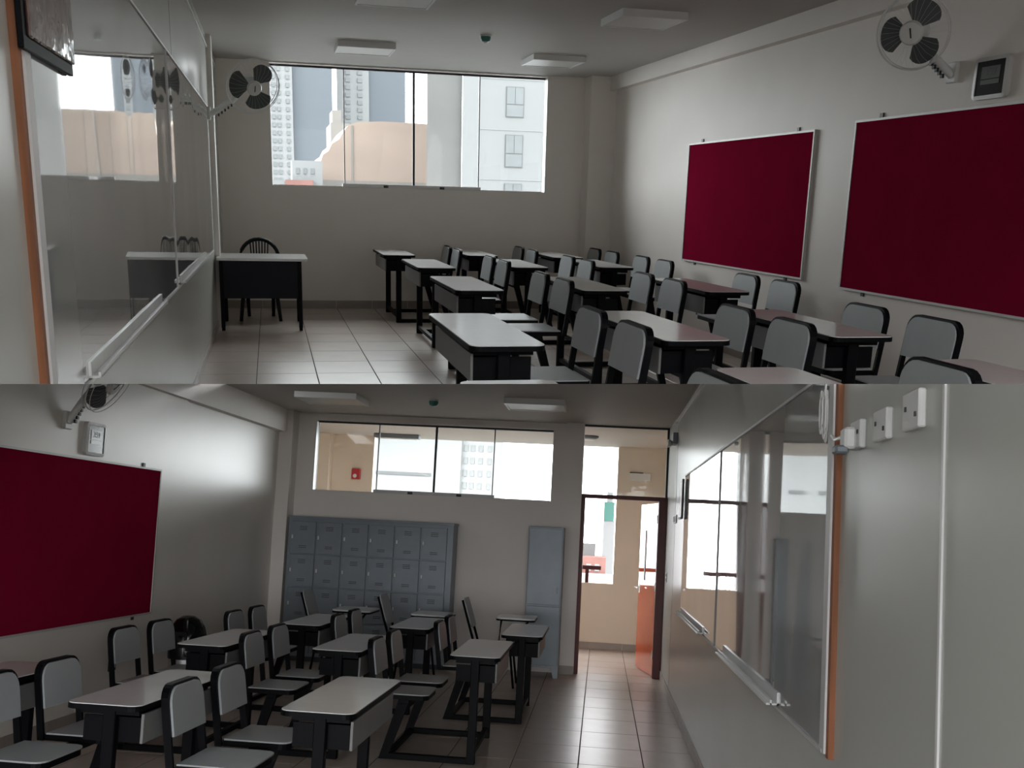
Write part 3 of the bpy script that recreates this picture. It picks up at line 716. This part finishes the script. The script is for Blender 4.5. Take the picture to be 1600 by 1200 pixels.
MB().box(-1.8, 1.62, -.03, .03, 1.14, 1.20).obj('top_rail', m_frame, hr, bevel=.005)
for xx in (-1.7, -.8, .3, 1.42): MB().box(xx - .025, xx + .025, -.02, .02, .95, 1.14).obj('baluster', m_frame, hr)

# ------------------------------------------------------------------ outside the upper window
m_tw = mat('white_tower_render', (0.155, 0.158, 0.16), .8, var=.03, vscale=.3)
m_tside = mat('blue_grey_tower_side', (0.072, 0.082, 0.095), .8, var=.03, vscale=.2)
m_twin = mat('tower_window', (0.10, 0.108, 0.112), .3, var=.1, vscale=2)
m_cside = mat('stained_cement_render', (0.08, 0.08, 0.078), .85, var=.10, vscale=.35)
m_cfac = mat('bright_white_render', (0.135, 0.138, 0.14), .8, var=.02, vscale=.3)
m_tan = mat('tan_pink_render', (0.23, 0.18, 0.15), .85, var=.06, vscale=.5)
m_cream2 = mat('pale_cream_render', (0.15, 0.14, 0.13), .85, var=.04, vscale=.5)
m_redr = mat('red_brick_house', (0.15, 0.07, 0.058), .8, var=.12, vscale=2)
def tower(room, label, fx0, fx1, sx1, y, yside, z0, z1, cols, rows, ww, wh, mf, ms, zstart, dz):
    t = thing(room, 'apartment_tower', label, 'building', (0, y, 0))
    d = yside - y
    # facade block, and a blank flank set a little further back
    MB().blk(fx0, fx1, 0, 8, z0, z1, y).obj('facade', mf, t)
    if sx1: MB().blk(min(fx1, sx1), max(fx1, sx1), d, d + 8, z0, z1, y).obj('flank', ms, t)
    me = MB().box(-ww / 2, ww / 2, -.08, .02, -wh / 2, wh / 2).mesh('window', m_twin)
    for c in cols:
        for r in range(rows):
            o = bpy.data.objects.new('window', me); C.objects.link(o); o.parent = t; o.location = (c, 0, zstart + r * dz)
    return t
k = 1.5          # towers stand 90 m away
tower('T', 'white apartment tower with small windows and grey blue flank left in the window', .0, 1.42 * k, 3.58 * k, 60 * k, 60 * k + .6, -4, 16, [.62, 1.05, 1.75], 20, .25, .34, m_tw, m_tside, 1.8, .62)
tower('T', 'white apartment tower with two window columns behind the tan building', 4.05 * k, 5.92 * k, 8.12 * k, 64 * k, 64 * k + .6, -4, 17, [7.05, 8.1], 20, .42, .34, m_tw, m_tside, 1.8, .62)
tc_ = thing('T', 'white_building', 'white building with stained grey flank and barred windows on the right', 'building', (0, 40, 0))
c_ = 40 / 60.
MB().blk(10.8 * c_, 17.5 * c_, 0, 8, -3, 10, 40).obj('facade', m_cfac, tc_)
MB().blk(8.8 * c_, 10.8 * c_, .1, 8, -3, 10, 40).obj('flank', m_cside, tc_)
MB().blk(10.8 * c_, 11.7 * c_, -.06, .0, -3, 10, 40).obj('corner_strip', m_cfac, tc_)
for z0, z1 in ((5.95, 7.6), (3.2, 5.0), (.5, 2.3), (8.7, 10.4)):
    x0, x1 = 13.3 * c_, 14.35 * c_; a, b = z0 * c_ + .45, z1 * c_ + .45
    wn = MB().box(x0, x1, -.03, .02, a, b).obj('window', m_cside, tc_)
    zm = a + (b - a) * .42
    MB().box(x0 + .03, x1 - .03, -.045, -.03, a + .03, zm - .02).obj('pane', m_twin, wn)
    MB().box(x0 + .03, (x0 + x1) / 2 - .01, -.045, -.03, zm + .02, b - .03).obj('pane', m_twin, wn)
    MB().box((x0 + x1) / 2 + .01, x1 - .03, -.045, -.03, zm + .02, b - .03).obj('pane', m_twin, wn)
    MB().box(11.2 * c_, 16.5 * c_, -.02, .0, a - .48, a - .45).obj('floor_line', m_tw, tc_)
tn = thing('T', 'tan_building', 'tan pink building with a stepped rounded roofline below the towers', 'building', (0, 50, 0))
q_ = 50 / 60.; zoff = HT * (1 - q_)
prof = [(2.5, -4), (2.55, 2.2), (2.7, 2.7), (3.0, 3.5), (3.3, 3.7), (3.5, 4.1), (3.9, 4.35), (4.1, 4.7), (4.4, 5.1), (4.9, 5.3), (6.2, 5.38), (7.6, 5.38), (8.7, 5.35), (9.2, 5.3), (9.2, -4)]
MB().prism([(a * q_, b * q_ + zoff) for a, b in prof], 0, 9, 'y').obj('main_block', m_tan, tn)
MB().box(2.4 * q_, 9.2 * q_, -.12, 0, -3, 2.15 * q_ + zoff).obj('lower_band', m_cream2, tn)
MB().box(4.55 * q_, 4.65 * q_, -.05, 0, 1.8, 5.1 * q_ + zoff).obj('pilaster', m_cream2, tn)
cr = thing('T', 'cream_house', 'narrow cream building with a chimney left of the tan building', 'building', (0, 61, 0))
r_ = 61 / 60.; zo = HT * (1 - r_)
MB().box(3.45 * r_, 4.5 * r_, 0, 5, -3, 5.2 * r_ + zo).obj('main_block', m_cream2, cr)
MB().box(3.6 * r_, 4.1 * r_, 1, 4, 5.2 * r_ + zo, 5.95 * r_ + zo).obj('roof_tank', m_cream2, cr)
lw = thing('T', 'low_white_house', 'low white houses with a red wall at the lower left of the window', 'building', (0, 46, 0))
r_ = 46 / 60.; zo = HT * (1 - r_)
MB().box(1.3 * r_, 2.95 * r_, 0, 3, -3, 3.15 * r_ + zo).obj('white_block', m_tw, lw)
MB().box(.2 * r_, 2.5 * r_, -.6, 0, -3, 2.05 * r_ + zo).obj('front_block', m_cfac, lw)
MB().box(.9 * r_, 2.4 * r_, -.7, -.6, 1.75 * r_ + zo, 2.1 * r_ + zo).obj('red_wall', m_redr, lw)
for i in range(3): MB().box((1.5 + .4 * i) * r_, (1.7 + .4 * i) * r_, -.04, 0, 2.45 * r_ + zo, 2.75 * r_ + zo).obj('window', m_twin, lw)

m_ground = mat('added_ground', (0.12, 0.12, 0.115), .9, var=.2, vscale=.1)  # unseen ground, added to cut the light from below the horizon
struct('T', 'ground_upper', MB().box(-120, 120, 14, 160, -7.2, -7), m_ground)
struct('B', 'ground_lower', MB().box(-120, 120, 15.6, 160, -7.2, -7), m_ground)
struct('R', 'ground_rear', MB().box(-120, 120, -160, -5.0, -7.2, -7), m_ground)
# ------------------------------------------------------------------ outside the corridor
ob = thing('B', 'pale_building', 'overexposed white building with rows of windows beyond the corridor', 'building', (0, 50, 0))
m_bw = mat('pale_white_render', (0.29, 0.293, 0.293), .8, var=.015, vscale=.3)  # even pale white with slight random tone
m_bwin = mat('grey_window', (0.19, 0.192, 0.195), .4, var=.1, vscale=2)
MB().box(-15, -7.05, 0, 10, -3, 10).obj('long_block', m_bw, ob)
MB().box(-7.05, -5.2, .3, 2, -3, 11).obj('end_block', m_bw, ob)
MB().box(-14, -8.5, -.1, 0, 4.2, 4.35).obj('ledge', m_cfac, ob)
wm = MB().box(-.09, .09, -.05, .02, -.16, .16).mesh('window', m_bwin)
for r in range(6):
    for c, yy in ((-6.85, .3), (-6.5, .3), (-6.1, .3), (-5.65, .3)):
        o = bpy.data.objects.new('window', wm); C.objects.link(o); o.parent = ob; o.location = (c, yy, 2.6 + r * .62)
mt = thing('B', 'mint_tower', 'slim white tower with a mint green top seen through the doorway', 'building', (0, 60, 0))
m_mint = mat('mint_green_panel', (0.05, 0.17, 0.14), .6, var=.06, vscale=1)
MB().box(.1, .75, 0, 2, -2, 2.6).obj('shaft', m_bw, mt)
MB().box(.1, .7, -.1, 1.9, 2.6, 3.7).obj('mint_screen', m_mint, mt)
MB().box(.25, .6, .2, 1.2, 3.7, 4.3).obj('mast_base', m_bw, mt)
rh = thing('B', 'red_brick_houses', 'low red brick and grey houses seen through the doorway opening', 'building', (0, 45, 0))
MB().box(-1.6, .25, 0, 4, -3, .75).obj('brick_house', m_redr, rh)
MB().box(-2.0, -.25, 3, 7, -3, 1.3).obj('grey_house', m_cside, rh)
MB().box(-2.4, .6, -1.5, -.2, -3, .05).obj('white_terrace', m_bw, rh)
for i in range(4): MB().box(-1.3 + .36 * i, -1.1 + .36 * i, -.05, 0, .15, .45).obj('window', m_bwin, rh)

# ------------------------------------------------------------------ cut both rooms along the seam between the two photographs
bpy.context.view_layer.update()
def root_of(o):
    while o.parent is not None: o = o.parent
    return o
def cut(o, keep_above):
    mw = o.matrix_world
    sd = [PN.dot(mw @ v.co - CAM) for v in o.data.vertices]
    if not keep_above: sd = [-s for s in sd]
    if max(sd) <= 1e-5: return True
    if min(sd) >= -1e-5: return False
    o.data = o.data.copy()
    bm = bmesh.new(); bm.from_mesh(o.data)
    inv = mw.inverted(); co = inv @ CAM; no = (mw.to_3x3().transposed() @ PN).normalized()
    if not keep_above: no = -no
    r = bmesh.ops.bisect_plane(bm, geom=list(bm.verts) + list(bm.edges) + list(bm.faces), dist=1e-6, plane_co=co, plane_no=no, clear_outer=True)
    ed = [e for e in r['geom_cut'] if isinstance(e, bmesh.types.BMEdge) and e.is_valid]
    if ed:
        try: bmesh.ops.edgenet_fill(bm, edges=ed)
        except Exception: pass
    bm.to_mesh(o.data); bm.free()
    return len(o.data.polygons) > 0
gone = []
for o in [o for o in S.objects if o.type == 'MESH']:
    rm = root_of(o).get('room_tag')
    if rm in ('T', 'B') and not cut(o, rm == 'T'): gone.append(o)
for o in gone:
    for ch in list(o.children):
        if ch not in gone:
            p = o.parent; mw = ch.matrix_world.copy(); ch.parent = p
            if p is not None: ch.matrix_parent_inverse = Matrix.Identity(4); ch.matrix_local = p.matrix_world.inverted() @ mw
for o in gone: bpy.data.objects.remove(o)
for o in [o for o in S.objects if o.type == 'EMPTY' and not o.children]: bpy.data.objects.remove(o)
for o in S.objects:
    if 'room_tag' in o: del o['room_tag']
